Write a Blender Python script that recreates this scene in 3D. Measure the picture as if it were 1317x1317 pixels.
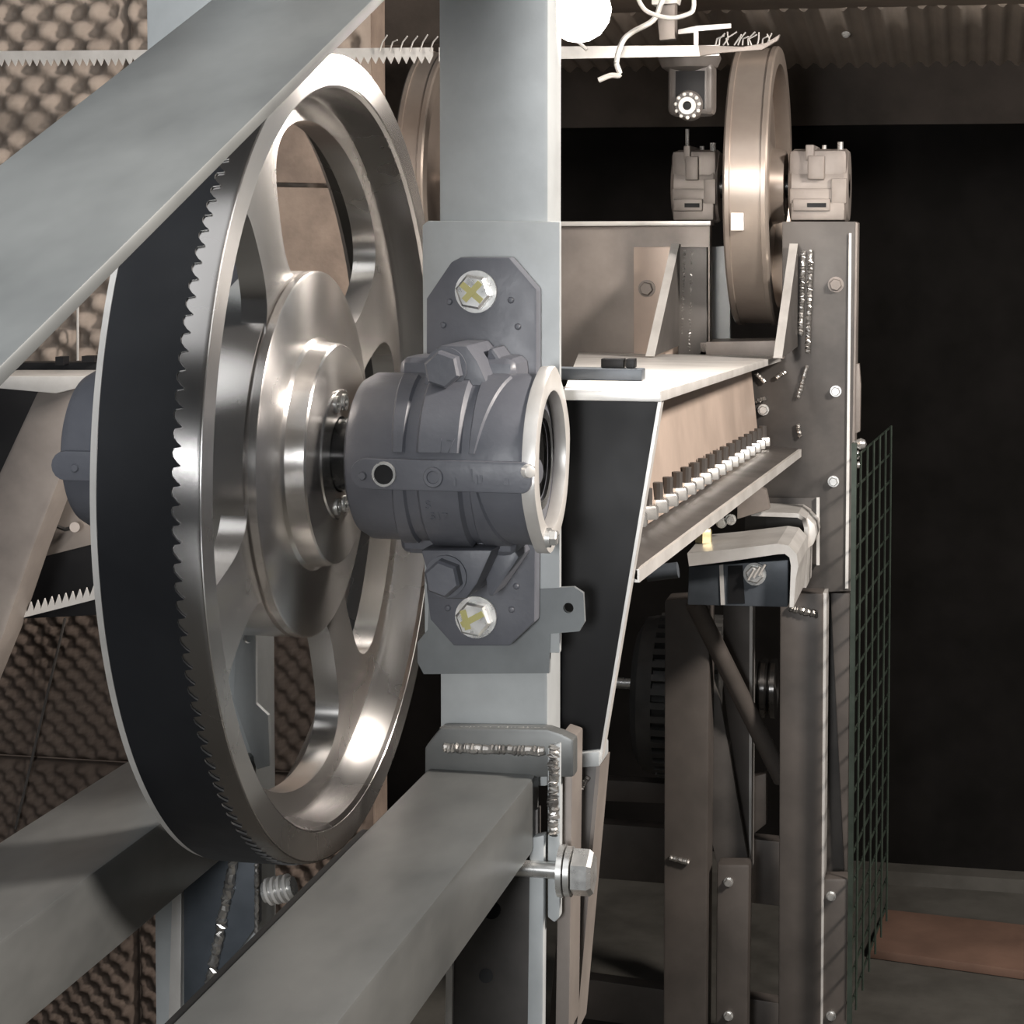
import bpy, bmesh, math, random
from mathutils import Vector, Matrix
random.seed(7)
for o in list(bpy.data.objects): bpy.data.objects.remove(o)
S = bpy.context.scene
COL = S.collection
# ------------------------------------------------------------------ camera
TH, PT, F, CX, HZ, H = math.radians(12.5), math.radians(3), 2700., 658.5, 285., 1.45
PPY = HZ + F*math.tan(PT)
FW = Vector((-math.sin(TH)*math.cos(PT), math.cos(TH)*math.cos(PT), -math.sin(PT)))
RT = Vector((math.cos(TH), math.sin(TH), 0)); UP = RT.cross(FW)
cd = bpy.data.cameras.new('camera'); cam = bpy.data.objects.new('camera', cd); COL.objects.link(cam)
cd.sensor_width = 36; cd.lens = F/1317*36; cd.shift_y = -(658.5-PPY)/1317; cd.clip_start = .05
M = Matrix((RT, UP, -FW)).transposed().to_4x4(); M.translation = (0, 0, H); cam.matrix_world = M
S.camera = cam
def P(px, py, X=None, Y=None, Z=None):
    v = RT*((px-CX)/F) + FW + UP*((PPY-py)/F)
    t = X/v.x if X is not None else Y/v.y if Y is not None else (Z-H)/v.z
    return Vector((0, 0, H)) + v*t
# ------------------------------------------------------------------ light
S.view_settings.view_transform = 'Standard'; S.view_settings.look = 'None'
S.view_settings.exposure = 0; S.view_settings.gamma = 1; S.view_settings.use_curve_mapping = False
W = bpy.data.worlds.new('world'); S.world = W; W.use_nodes = True
W.node_tree.nodes['Background'].inputs[0].default_value = (.9, .95, 1, 1)
W.node_tree.nodes['Background'].inputs[1].default_value = .05
def light(name, typ, loc, aim, energy, col, size):
    l = bpy.data.lights.new(name, typ); l.energy = energy; l.color = col
    if typ == 'AREA': l.shape = 'DISK'; l.size = size
    else: l.shadow_soft_size = size
    o = bpy.data.objects.new(name, l); COL.objects.link(o); o.location = loc
    if aim is not None: o.rotation_euler = (Vector(aim)-Vector(loc)).to_track_quat('-Z', 'Y').to_euler()
    return o
BULB = P(744, 12, Y=2.25)
light('work_lamp_light', 'AREA', (-.30, -.55, 1.42), (-.5, 1.8, 1.2), 36, (.98, .99, 1), .4)
light('overhead_lamp_light', 'AREA', (-.6, .5, 2.75), (-.5, 1.6, 1.2), 13, (.98, .99, 1), 1.5)
light('room_lamp_light', 'AREA', (1.5, 2.0, 2.4), (-.45, 2.4, 1.25), 105, (1, .91, .83), .35)
light('bulb_light', 'POINT', BULB, None, 60, (1, .91, .83), .045)
# ------------------------------------------------------------------ materials
def mat(name, c1, c2=None, rough=.5, metal=0., scale=8., detail=5, rvar=.12, bump=0., stretch=(1, 1, 1), lo=.35, hi=.65, emit=None, strength=0, spec=.5, bscale=None, aniso=0):
    m = bpy.data.materials.new(name); m.use_nodes = True; nt = m.node_tree; N = nt.nodes; L = nt.links
    b = N['Principled BSDF']; c2 = c2 or tuple(x*.75 for x in c1)
    tc = N.new('ShaderNodeTexCoord'); mp = N.new('ShaderNodeMapping'); mp.inputs['Scale'].default_value = stretch
    L.new(tc.outputs['Object'], mp.inputs[0])
    n = N.new('ShaderNodeTexNoise'); n.inputs['Scale'].default_value = scale; n.inputs['Detail'].default_value = detail; n.inputs['Roughness'].default_value = .6
    L.new(mp.outputs[0], n.inputs['Vector'])
    r = N.new('ShaderNodeValToRGB'); r.color_ramp.elements[0].position = lo; r.color_ramp.elements[1].position = hi
    r.color_ramp.elements[0].color = (*c2, 1); r.color_ramp.elements[1].color = (*c1, 1)
    L.new(n.outputs[0], r.inputs[0]); L.new(r.outputs[0], b.inputs['Base Color'])
    mr = N.new('ShaderNodeMapRange'); mr.inputs['To Min'].default_value = max(.03, rough-rvar); mr.inputs['To Max'].default_value = min(1, rough+rvar)
    n2 = N.new('ShaderNodeTexNoise'); n2.inputs['Scale'].default_value = scale*2.7; n2.inputs['Detail'].default_value = 4
    L.new(mp.outputs[0], n2.inputs['Vector']); L.new(n2.outputs[0], mr.inputs[0]); L.new(mr.outputs[0], b.inputs['Roughness'])
    b.inputs['Metallic'].default_value = metal; b.inputs['Specular IOR Level'].default_value = spec
    if bump:
        bp = N.new('ShaderNodeBump'); bp.inputs['Strength'].default_value = bump; bp.inputs['Distance'].default_value = .002
        n3 = N.new('ShaderNodeTexNoise'); n3.inputs['Scale'].default_value = bscale or scale*12; L.new(mp.outputs[0], n3.inputs['Vector'])
        L.new(n3.outputs[0], bp.inputs['Height']); L.new(bp.outputs[0], b.inputs['Normal'])
    if aniso:
        tg = N.new('ShaderNodeTangent'); tg.direction_type = 'RADIAL'; tg.axis = 'X'; L.new(tg.outputs[0], b.inputs['Tangent']); b.inputs['Anisotropic'].default_value = aniso; b.inputs['Anisotropic Rotation'].default_value = .25
    if emit: b.inputs['Emission Color'].default_value = (*emit, 1); b.inputs['Emission Strength'].default_value = strength
    return m
GALV = mat('galvanised_steel', (.50, .525, .53), (.40, .42, .425), .5, .1, 9, bump=.08)
MILL = mat('mill_scale_steel', (.205, .21, .205), (.085, .09, .09), .42, .4, 5, stretch=(1, .45, 1), lo=.3, hi=.62, bump=.05)
BRACE = mat('brushed_flat_bar', (.38, .395, .39), (.17, .18, .183), .4, .4, 6, stretch=(1, .45, .8), lo=.28, hi=.7, bump=.05)
CAST = mat('grey_cast_paint', (.135, .14, .16), (.105, .11, .128), .42, 0, 14, bump=.12, bscale=160, spec=.45)
MACH = mat('machined_steel', (.82, .80, .77), (.70, .68, .66), .27, .97, 3, rvar=.015, aniso=.8)
RIMM = mat('darkened_rim_steel', (.30, .29, .285), (.23, .225, .22), .27, .97, 3, rvar=.02, aniso=.75)  # base darkened: the dark of the rim recess put into the colour
TREAD = mat('brown_tread_steel', (.50, .43, .37), (.36, .30, .26), .36, .6, 4, rvar=.03, aniso=.6)
CEILF = mat('lightened_ceiling_foam', (.50, .42, .35), (.38, .32, .27), .85, 0, 3, bump=.2, bscale=90, spec=.12)  # same brown foam, lightened to put lamp light into its colour
BLADE = mat('dark_blade_steel', (.017, .0185, .022), (.010, .011, .014), .5, .1, 7, spec=.35, bump=.05)
TOOTH = mat('ground_tooth_steel', (.4, .4, .4), None, .35, .8, 20)
ZINC = mat('zinc_plate', (.78, .78, .76), (.55, .55, .54), .3, .75, 40)
YELL = mat('yellow_paint', (.62, .58, .22), (.5, .46, .18), .5)
BROWN = mat('bare_hot_rolled_steel', (.34, .30, .27), (.21, .185, .17), .48, .35, 6, bump=.05)
LEGM = mat('shaded_leg_steel', (.14, .122, .11), (.085, .075, .068), .5, .3, 6, bump=.05)  # stand steel darkened: the dim light low down put into the colour
TABM = mat('grey_plate_paint', (.20, .215, .22), (.15, .16, .165), .5, .1, 12)
DKST = mat('dark_hot_rolled_steel', (.13, .12, .112), (.07, .065, .062), .5, .3, 6, bump=.06)
WEB = mat('tan_warm_lit_steel', (.62, .50, .42), (.46, .37, .31), .42, .2, 5)  # warm light on the web put into the colour; bolt plate shares it
PALE = mat('pale_and_lit_steel', (.80, .78, .75), (.62, .60, .57), .38, .35, 12)  # pale steel; on some faces and edges it carries painted-in light
BLACK = mat('black_paint', (.012, .012, .013), (.007, .007, .008), .5, 0, 6, spec=.25)
WELD = mat('weld_bead', (.62, .6, .57), (.25, .24, .23), .3, .8, 60)
OILY = mat('oily_dark_shaft', (.10, .10, .10), (.03, .03, .03), .25, .85, 18)
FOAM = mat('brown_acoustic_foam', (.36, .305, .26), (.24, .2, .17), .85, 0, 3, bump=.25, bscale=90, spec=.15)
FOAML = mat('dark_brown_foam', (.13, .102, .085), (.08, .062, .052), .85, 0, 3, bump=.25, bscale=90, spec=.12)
FOAMD = mat('dark_acoustic_foam', (.11, .092, .08), (.07, .06, .052), .9, 0, 5, bump=.3, bscale=80, spec=.1)
BLKW = mat('unlit_black_wall', (.012, .011, .0105), (.008, .0075, .007), .95, 0, 8, spec=.03)  # near black to put the unlit back wall into the colour
FLOOR = mat('grey_concrete', (.10, .095, .085), (.06, .057, .05), .8, 0, 6, bump=.2, bscale=40, spec=.2)
REDB = mat('reddish_board', (.19, .115, .085), (.13, .08, .06), .75, 0, 6, bump=.2, bscale=50, spec=.2)
CAMG = mat('grey_plastic', (.12, .108, .10), (.10, .09, .083), .4, 0, 20)
WHITE = mat('white_plastic', (.8, .78, .74), (.7, .68, .64), .4, 0, 20)
GREEN = mat('green_wire_coating', (.05, .066, .052), (.03, .042, .032), .4, .2, 20)
BULBM = mat('lit_bulb', (1, .9, .8), None, .5, emit=(1, .93, .85), strength=14)
BOARD = mat('brown_fibreboard', (.30, .235, .19), (.20, .155, .127), .8, 0, 14, bump=.2, bscale=120, spec=.2)
BLUEG = mat('blue_grey_paint', (.10, .115, .135), (.06, .07, .082), .4, .2, 12)
RUBBER = mat('black_rubber', (.015, .015, .015), None, .6, 0, 12, spec=.3)
BRASS = mat('brass', (.72, .62, .36), None, .35, .8, 20)
MOTOR = mat('motor_grey', (.10, .098, .094), (.06, .058, .056), .5, .1, 14)
# ------------------------------------------------------------------ mesh helpers
class B:
    def __init__(s): s.bm = bmesh.new()
    def quadbox(s, p):                      # 8 corners: 4 of one face, 4 of the opposite
        v = [s.bm.verts.new(q) for q in p]
        for f in ((0,1,2,3),(7,6,5,4),(0,4,5,1),(1,5,6,2),(2,6,7,3),(3,7,4,0)): s.bm.faces.new([v[i] for i in f])
        return s
    def box(s, a, b):
        x0,y0,z0 = a; x1,y1,z1 = b
        return s.quadbox([(x0,y0,z0),(x1,y0,z0),(x1,y0,z1),(x0,y0,z1),(x0,y1,z0),(x1,y1,z0),(x1,y1,z1),(x0,y1,z1)])
    def slab(s, quad, vec):
        vec = Vector(vec); q = [Vector(p) for p in quad]
        return s.quadbox(q + [p+vec for p in q])
    def prism(s, pts, vec, holes=()):       # pts coplanar loop, extruded by vec
        vec = Vector(vec); loops = [[Vector(p) for p in pts]] + [[Vector(p) for p in h] for h in holes]
        if not holes:
            a = [s.bm.verts.new(p) for p in loops[0]]; b = [s.bm.verts.new(p+vec) for p in loops[0]]
            s.bm.faces.new(a); s.bm.faces.new(b[::-1]); n = len(a)
            for i in range(n): s.bm.faces.new((a[i], a[(i+1)%n], b[(i+1)%n], b[i]))
            return s
        for off in (Vector((0,0,0)), vec):
            es = []
            for lp in loops:
                vs = [s.bm.verts.new(p+off) for p in lp]
                es += [s.bm.edges.new((vs[i], vs[(i+1)%len(vs)])) for i in range(len(vs))]
            bmesh.ops.triangle_fill(s.bm, use_beauty=True, use_dissolve=False, edges=es)
        for lp in loops:
            a = [s.bm.verts.new(p) for p in lp]; b = [s.bm.verts.new(p+vec) for p in lp]
            for i in range(len(a)): s.bm.faces.new((a[i], a[(i+1)%len(a)], b[(i+1)%len(a)], b[i]))
        bmesh.ops.remove_doubles(s.bm, verts=s.bm.verts, dist=1e-6)
        return s
    def lathe(s, prof, c, axis=(1,0,0), n=64, closed=False, a0=0, a1=2*math.pi):
        ax = Vector(axis).normalized(); u = Vector((0,1,0)) if abs(ax.y) < .9 else Vector((0,0,1))
        u = (u - ax*u.dot(ax)).normalized(); w = ax.cross(u); c = Vector(c); full = abs(a1-a0-2*math.pi) < 1e-6
        k = n if full else n+1; rows = []
        for i in range(k):
            a = a0+(a1-a0)*i/n
            rows.append([s.bm.verts.new(c+ax*h+(u*math.cos(a)+w*math.sin(a))*r) for h, r in prof])
        m = len(prof); jm = m if closed else m-1
        for i in range(n):
            A = rows[i]; Bq = rows[(i+1)%k]
            for j in range(jm):
                try: s.bm.faces.new((A[j], A[(j+1)%m], Bq[(j+1)%m], Bq[j]))
                except ValueError: pass
        if not full and closed: s.bm.faces.new(rows[0]); s.bm.faces.new(rows[-1][::-1])
        bmesh.ops.remove_doubles(s.bm, verts=s.bm.verts, dist=1e-6)
        return s
    def cyl(s, a, b, r, n=20, r2=None):
        a = Vector(a); b = Vector(b); r2 = r if r2 is None else r2; L = (b-a).length
        return s.lathe([(0,0),(0,r),(L,r2),(L,0)], a, b-a, n)
    def hexp(s, a, b, r, rot=0):
        a = Vector(a); b = Vector(b); L = (b-a).length
        return s.lathe([(0,0),(0,r),(L*.8,r),(L,r*.86),(L,0)], a, b-a, 6, a0=rot, a1=rot+2*math.pi)
    def tube(s, path, r, n=8):
        path = [Vector(p) for p in path]; rings = []
        for i, p in enumerate(path):
            t = (path[min(i+1, len(path)-1)]-path[max(i-1, 0)]).normalized()
            u = t.cross(Vector((0,.13,1))); u = u.normalized() if u.length > 1e-4 else Vector((1,0,0)); w = t.cross(u)
            rr = r[i] if isinstance(r, (list, tuple)) else r
            rings.append([s.bm.verts.new(p+(u*math.cos(2*math.pi*k/n)+w*math.sin(2*math.pi*k/n))*rr) for k in range(n)])
        for A, Bq in zip(rings, rings[1:]):
            for k in range(n): s.bm.faces.new((A[k], A[(k+1)%n], Bq[(k+1)%n], Bq[k]))
        s.bm.faces.new(rings[0][::-1]); s.bm.faces.new(rings[-1]); return s
    def band(s, c, fx0, fx1, r0, r1, a0, a1, n=14):   # raised band on a cylinder around X; angle measured from -Y towards +Z
        c = Vector(c); rows = []
        for i in range(n+1):
            a = a0+(a1-a0)*i/n; d = Vector((0,-math.cos(a), math.sin(a)))
            x0, x1 = fx0(i/n), fx1(i/n); e = min((r1-r0)*.7, (x1-x0)*.2)
            rows.append([s.bm.verts.new(c+Vector((x,0,0))+d*r) for x, r in ((x0,r0),(x0+e,r1),(x1-e,r1),(x1,r0))])
        for A, Q in zip(rows, rows[1:]):
            for j in range(3): s.bm.faces.new((A[j], A[j+1], Q[j+1], Q[j]))
        s.bm.faces.new(rows[0]); s.bm.faces.new(rows[-1][::-1]); return s
    def bead(s, a, b, r, k):                # lumpy weld bead
        a = Vector(a); b = Vector(b); k *= 2; pts = [a.lerp(b, i/k)+Vector((random.uniform(-.12, .12)*r, 0, random.uniform(-.12, .12)*r)) for i in range(k+1)]
        return s.tube(pts, [r*(.6+.13*(i%2)+.22*random.random()) for i in range(k+1)], 8)
    def bevel(s, w, seg=2, ang=.5):
        bmesh.ops.recalc_face_normals(s.bm, faces=s.bm.faces)
        es = [e for e in s.bm.edges if len(e.link_faces) == 2 and e.calc_face_angle(0) > ang]
        bmesh.ops.bevel(s.bm, geom=es, offset=w, segments=seg, affect='EDGES', profile=.6); return s
def pxp(poly, Y): return [P(x, y, Y=Y) for x, y in poly]
def pp(poly, Y, th, bev=0, hole=None):      # a plate facing the aisle: outline at depth Y, extruded back
    b = B()
    if hole:
        c = P(hole[0], hole[1], Y=Y); r = hole[2]
        b.prism(pxp(poly, Y), (0, th, 0), [[c+Vector((math.cos(k*math.pi/8)*r, 0, math.sin(k*math.pi/8)*r)) for k in range(16)]])
    else: b.prism(pxp(poly, Y), (0, th, 0))
    return b.bevel(bev) if bev else b
BASE = {}
def mesh(name, b, m, ang=.55):
    bmesh.ops.recalc_face_normals(b.bm, faces=b.bm.faces)
    me = bpy.data.meshes.new(name); b.bm.to_mesh(me); b.bm.free()
    me.polygons.foreach_set('use_smooth', [True]*len(me.polygons)); me.set_sharp_from_angle(angle=ang)
    me.materials.append(m); return me
def props(o, label=None, cat=None, group=None, kind=None):
    for k, v in (('label', label), ('category', cat), ('group', group), ('kind', kind)):
        if v: o[k] = v
def thing(name, label, cat, loc, group=None, kind=None):
    o = bpy.data.objects.new(name, None); COL.objects.link(o); o.empty_display_size = .05
    o.location = loc; BASE[o] = Vector(loc); props(o, label, cat, group, kind); return o
def part(name, b, m, par, label=None, kind=None, ang=.55):
    me = mesh(name, b, m, ang); me.transform(Matrix.Translation(-BASE[par]))
    o = bpy.data.objects.new(name, me); COL.objects.link(o); o.parent = par; BASE[o] = BASE[par]
    props(o, label, None, None, kind); return o
def solo(name, b, m, label, cat, group=None, kind=None, ang=.55):
    me = mesh(name, b, m, ang); vs = [v.co for v in me.vertices]
    lo = Vector([min(v[i] for v in vs) for i in range(3)]); hi = Vector([max(v[i] for v in vs) for i in range(3)])
    loc = Vector(((lo.x+hi.x)/2, (lo.y+hi.y)/2, lo.z)); me.transform(Matrix.Translation(-loc))
    o = bpy.data.objects.new(name, me); COL.objects.link(o); o.location = loc; BASE[o] = loc
    props(o, label, cat, group, kind); return o
def inst(name, src, par, loc):              # one more object sharing a mesh, mesh modelled about its own origin
    o = bpy.data.objects.new(name, src); COL.objects.link(o); o.parent = par; o.location = Vector(loc)-BASE[par]; BASE[o] = Vector(loc); return o
V = Vector
# ------------------------------------------------------------------ the room
solo('floor', B().box((-3, -1.5, -.05), (3, 5.2, 0)), FLOOR, 'grey concrete floor under the machine', 'floor', kind='structure')
wl = thing('wall_left', 'wall lined with brown egg-crate acoustic foam behind the big wheel', 'wall', (-1.6, 3.4, 0), kind='structure')
part('wall_board', B().box((-2.7, 3.42, 0), (-1.0, 3.50, 2.6)), BOARD, wl)
def foam_mesh(w, h, pit, amp, rows=6, m=FOAM):
    b = B(); nx = int(w/pit*rows); nz = int(h/pit*rows); g = []
    for j in range(nz+1):
        r = []
        for i in range(nx+1):
            x = w*i/nx; z = h*j/nz; e = min(1, min(x, w-x, z, h-z)/.008)
            q = math.cos(2*math.pi*x/pit)*math.cos(2*math.pi*z/pit)
            r.append(b.bm.verts.new((x, -(amp*(.5+.5*q)*(.85+.3*random.random()) + .012)*e, z)))
        g.append(r)
    for j in range(nz):
        for i in range(nx): b.bm.faces.new((g[j][i], g[j][i+1], g[j+1][i+1], g[j+1][i]))
    bd = [g[0][0], g[0][-1], g[-1][-1], g[-1][0]]
    return mesh('foam_panel', b, m, 2.5)
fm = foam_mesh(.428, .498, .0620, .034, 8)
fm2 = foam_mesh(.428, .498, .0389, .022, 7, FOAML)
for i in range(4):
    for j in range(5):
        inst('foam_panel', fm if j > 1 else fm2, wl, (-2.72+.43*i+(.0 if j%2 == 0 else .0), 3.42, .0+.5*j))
part('fibre_panel', pp([(335, 240), (470, 243), (470, 560), (335, 560)], 3.3, .02, .001), BOARD, wl)
part('fibre_panel', pp([(335, 90), (470, 92), (470, 237), (335, 234)], 3.31, .02, .001), BOARD, wl)
wb = thing('wall_back', 'dark back wall of the workshop behind the saw', 'wall', (0, 4.7, 0), kind='structure')
part('wall_lower', B().box((-1.6, 4.66, 0), (2.6, 4.76, 1.66)), BLKW, wb)
part('wall_upper', B().box((-1.6, 4.64, 1.66), (2.6, 4.76, 2.6)), FOAMD, wb)
part('wall_board', pp([(440, 60), (590, 55), (590, 640), (440, 640)], 4.5, .03), BOARD, wb)
part('kerb', B().box((-.6, 4.60, 0), (2.6, 4.66, .03)), FLOOR, wb)
ce = thing('ceiling', 'low ceiling lined with ridged brown foam', 'ceiling', (0, 4.2, 1.85), kind='structure')
b = B(); n = 400; g = []
for i in range(n+1):
    x = -1.0+3*i/n; z = .007*math.sin(i*2*math.pi/5)
    g.append([b.bm.verts.new((x, y, z+zz)) for y, zz in ((4.12+.012*math.sin(i*.35), 1.862), (4.3, 1.836), (4.65, 1.788))] + [b.bm.verts.new((x, 4.65, 1.90)), b.bm.verts.new((x, 4.12, 1.90))])
for A, Q in zip(g, g[1:]):
    for k in range(5): b.bm.faces.new((A[k], A[(k+1)%5], Q[(k+1)%5], Q[k]))
part('ridged_foam', b, CEILF, ce, 'ridged foam lining at the far edge', ang=1.2)
part('screw_head', B().lathe([(0, 0), (0, .009), (.005, .006), (.007, 0)], P(1088, 44, Y=4.28), (0, -.6, -.8), 14), WHITE, ce)
part('ceiling_board', B().box((-.75, 3.6, 1.862), (2.0, 4.125, 1.91)), CEILF, ce)  # lightened underside: bulb light put into the colour
a = [P(1140, 1180, Z=.001), P(1420, 1212, Z=.001), P(1420, 1275, Z=.001), P(1116, 1232, Z=.001)]
solo('floor_board', B().slab(a, (0, 0, .018)).bevel(.003), REDB, 'reddish-brown board lying on the floor beyond the green wire fence', 'board')
# ------------------------------------------------------------------ near frames (post, beam, brace)
AX = V((-.437, 1.785, 1.243))               # axle line: y, z
XL, XR = -.4832, -.3808
ZB = .9475
fr = thing('machine_frame', 'pale galvanised post with welded lower beam and diagonal brace, nearest the viewer', 'machine frame', (-.43, 1.9, .6))
part('post', B().box((XL, 1.87, .93), (XR, 1.932, 2.3)).bevel(.004), GALV, fr)
part('mounting_plate', pp([(543, 290), (550, 284), (720, 285), (720, 840), (550, 840), (546, 812)], 1.862, .0085, .0015), GALV, fr)
part('lower_plate', pp([(552, 765), (700, 757), (738, 755), (750, 763), (752, 800), (745, 812), (708, 815), (706, 866), (545, 867), (537, 852), (537, 826), (550, 810)], 1.8605, .006, 0, hole=(731, 782, .0048)), TABM, fr, 'darker grey plate with a drilled tab')
lb = part('lower_beam', B().box((-.4885, .25, ZB-.068), (-.387, 1.862, ZB)).bevel(.004), MILL, fr)
part('rubber_strip', B().box((-.4965, .25, ZB-.03), (-.4889, 1.66, ZB-.004)), RUBBER, lb, 'thin black strip along the beam edge')
d = (V((-.39, 1.3194, 1.5912))-V((-.39, .7914, 1.3928))).normalized(); p0 = V((0, .7914, 1.3928)); q0 = p0-d*.5; q1 = p0+d*1.18
nrm = V((0, d.z, -d.y))
part('brace', B().slab([V((-.503, q0.y, q0.z)), V((-.388, q0.y, q0.z)), V((-.388, q1.y, q1.z)), V((-.503, q1.y, q1.z))], nrm*.008).bevel(.0012), BRACE, fr, 'wide flat bar running diagonally upward')
part('end_flange', pp([(546, 1000), (546, 962), (566, 936), (704, 938), (722, 944), (738, 952), (738, 1000)], 1.846, .02, .003), MILL, fr)
wd = part('weld_bead', B().bead(P(570, 962, Y=1.843), P(700, 966, Y=1.843), .0055, 26), WELD, fr)
part('weld_bead', B().bead(P(566, 938, Y=1.852), P(702, 940, Y=1.852), .004, 26), WELD, fr)
part('weld_bead', B().bead(P(712, 960, Y=1.838), P(711, 1075, Y=1.838), .0062, 22), WELD, fr)
part('side_strip', pp([(720, 946), (737, 952), (732, 1330), (714, 1330)], 1.868, .05, .002), BROWN, fr)
part('clamp_bar', pp([(704, 962), (721, 955), (720, 1180), (713, 1187), (704, 1180)], 1.842, .012, .002), GALV, fr)
hp = part('hanger_plate', pp([(584, 1100), (692, 1040), (692, 1480), (572, 1480)], 1.845, .014, .0015), DKST, fr, 'dark hanging plate under the beam')
part('edge_strip', pp([(574, 1190), (583, 1180), (579, 1480), (570, 1480)], 1.84, .02, .001), PALE, fr)
part('clamp_bar', pp([(681, 1078), (700, 1074), (697, 1480), (676, 1480)], 1.835, .014, .002), GALV, fr)
part('hole', B().cyl(P(632, 1170, Y=1.8455), P(632, 1170, Y=1.842), .0085, 16), BLACK, hp); part('hole', B().cyl(P(625, 1255, Y=1.8455), P(625, 1255, Y=1.842), .0065, 16), BLACK, hp)
bo = P(720, 1120, Y=1.83); bx = V((1, 0, 0))
bt = part('clamp_bolt', B().cyl(bo-bx*.05, bo, .0075, 16).hexp(bo+bx*.013, bo+bx*.031, .0215, .5), ZINC, fr, 'large zinc hex bolt')
part('washer', B().cyl(bo, bo+bx*.005, .0235, 28), ZINC, bt); part('washer', B().cyl(bo+bx*.0065, bo+bx*.0115, .0225, 28), ZINC, bt)
# far side frame
f2 = thing('machine_frame', 'grey steel post and beam on the far side of the big wheel', 'machine frame', (-.71, 1.9, .6))
part('post', B().box((-.768, 1.87, .5), (-.665, 1.932, 2.3)).bevel(.004), GALV, f2)
part('lower_beam', B().box((-.77, .25, ZB-.075), (-.662, 1.869, ZB)).bevel(.004), MILL, f2)
gp = part('gusset_plate', pp([(226, 1085), (234, 1085), (232, 1330), (216, 1330), (222, 1110)], 1.86, .02, .001), PALE, f2)
part('bracket_plate', pp([(236, 1090), (331, 1090), (331, 1190), (258, 1290), (236, 1310)], 1.855, .014, .0015), BLUEG, f2, 'blue-grey bracket with rough welds')
part('weld_bead', B().bead(P(302, 1100, Y=1.852), P(268, 1275, Y=1.852), .0065, 22), WELD, f2)
part('weld_bead', B().bead(P(330, 1110, Y=1.852), P(330, 1200, Y=1.852), .003, 14), WELD, f2)
part('slotted_strip', pp([(304, 815), (322, 800), (329, 806), (329, 905), (345, 920), (347, 985), (330, 990), (300, 900)], 1.86, .006, .001, hole=(318, 822, .004)), GALV, f2, 'pale grey strip with holes seen through the wheel')
sp = part('threaded_rod', B().cyl(P(340, 1148, Y=1.83), P(378, 1140, Y=1.83), .0095, 16), ZINC, f2)
for k in range(4): part('thread_ring', B().cyl(P(346+k*8, 1147-k*1.6, Y=1.83), P(349.5+k*8, 1146-k*1.6, Y=1.83), .013, 18), PALE, sp)
# ------------------------------------------------------------------ big band wheel
Xr, Xb = -.550, -.634
wh = thing('band_wheel', 'large polished steel band wheel with four spokes and a stepped hub', 'wheel', (-.59, AX.y, AX.z-.355))
C0 = V((0, AX.y, AX.z))
part('rim', B().lathe([(Xr, .3535), (Xr, .327), (Xr-.003, .3245), (Xr-.022, .3225), (Xr-.027, .3195), (Xr-.033, .3175), (Xr-.05, .3175), (Xb+.006, .323), (Xb, .33), (Xb, .352), (Xb+.002, .3548), (Xr-.003, .3548)], C0, n=192, closed=True), RIMM, wh, ang=.5)
part('rim_lip', B().lathe([(Xr-.001, .3525), (Xr+.0008, .3520), (Xr+.0008, .3285), (Xr-.001, .328)], C0, n=160, closed=True), MACH, wh)
part('rim_edge', B().lathe([(-.6345, .348), (-.6345, .3555), (-.6295, .3557), (-.6295, .348)], C0, n=192, closed=True), PALE, wh, 'pale left edge of the rim')  # paler ring: the lip's brightness put into its colour
# web with four windows
def web(x0, x1, rin, rout, phis, half, Ri, Ro):
    b = B(); rm = (Ri+Ro)/2; ang = []
    step = 2*math.pi/len(phis)
    for ph in phis:
        ss = [-1+2*k/60 for k in range(61)]; ss = [math.copysign(1-(1-abs(s))**1.8, s) for s in ss]
        for s in ss: ang.append((ph+s*half, s))
        gap = step-2*half
        for k in range(1, 10): ang.append((ph+half+gap*k/10, None))
    rows = []
    for a, s in ang:
        if s is None: ri = ro = rm
        else:
            t = (max(0, 1-abs(s)**6))**(1/3); ri = rm-(rm-Ri)*t; ro = rm+(Ro-rm)*t
        def vv(x, r): return b.bm.verts.new(C0+V((x, math.cos(a)*r, math.sin(a)*r)))
        rows.append([[vv(x, r) for r in (rin, ri, ro, rout)] for x in (x0, x1)] + [s])
    n = len(rows)
    for i in range(n):
        A, Q = rows[i], rows[(i+1)%n]
        for k in (0, 1):
            for j in (0, 2): b.bm.faces.new((A[k][j], A[k][j+1], Q[k][j+1], Q[k][j]))
        if A[2] is not None and Q[2] is not None:
            for j in (1, 2): b.bm.faces.new((A[0][j], Q[0][j], Q[1][j], A[1][j]))
        for j in (0, 3): b.bm.faces.new((A[0][j], Q[0][j], Q[1][j], A[1][j]))
    bmesh.ops.remove_doubles(b.bm, verts=b.bm.verts, dist=1e-5)
    return b
D = math.radians
part('spoked_web', web(-.606, -.583, .15, .3185, [D(72), D(162), D(254), D(343)], D(37), .155, .297), MACH, wh)
hb = part('hub', B().lathe([(-.6315, 0), (-.6315, .11), (-.6315, .163), (-.5855, .163), (-.585, .159), (-.5815, .159), (-.581, .163), (-.5745, .163), (-.5735, .161), (-.5735, .104), (-.571, .1005), (-.5545, .0985), (-.553, .097), (-.553, .04)], C0, n=128), MACH, wh, ang=.5)
part('bushing', B().lathe([(-.553, .058), (-.5515, .057), (-.5515, .034), (-.553, .034)], C0, n=64), MACH, hb)
for a in (76, 104, 256, 284):
    q = C0+V((-.5522, math.cos(D(a))*.047, math.sin(D(a))*.047))
    part('socket_screw', B().lathe([(0, .0075), (.0022, .0075), (.0022, .0042), (-.002, .0042), (-.002, 0)], q, n=16), ZINC if a != 180 else ZINC, hb)
    part('screw_recess', B().cyl(q-V((.001, 0, 0)), q+V((.0006, 0, 0)), .0115, 20), DKST, hb)
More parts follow.
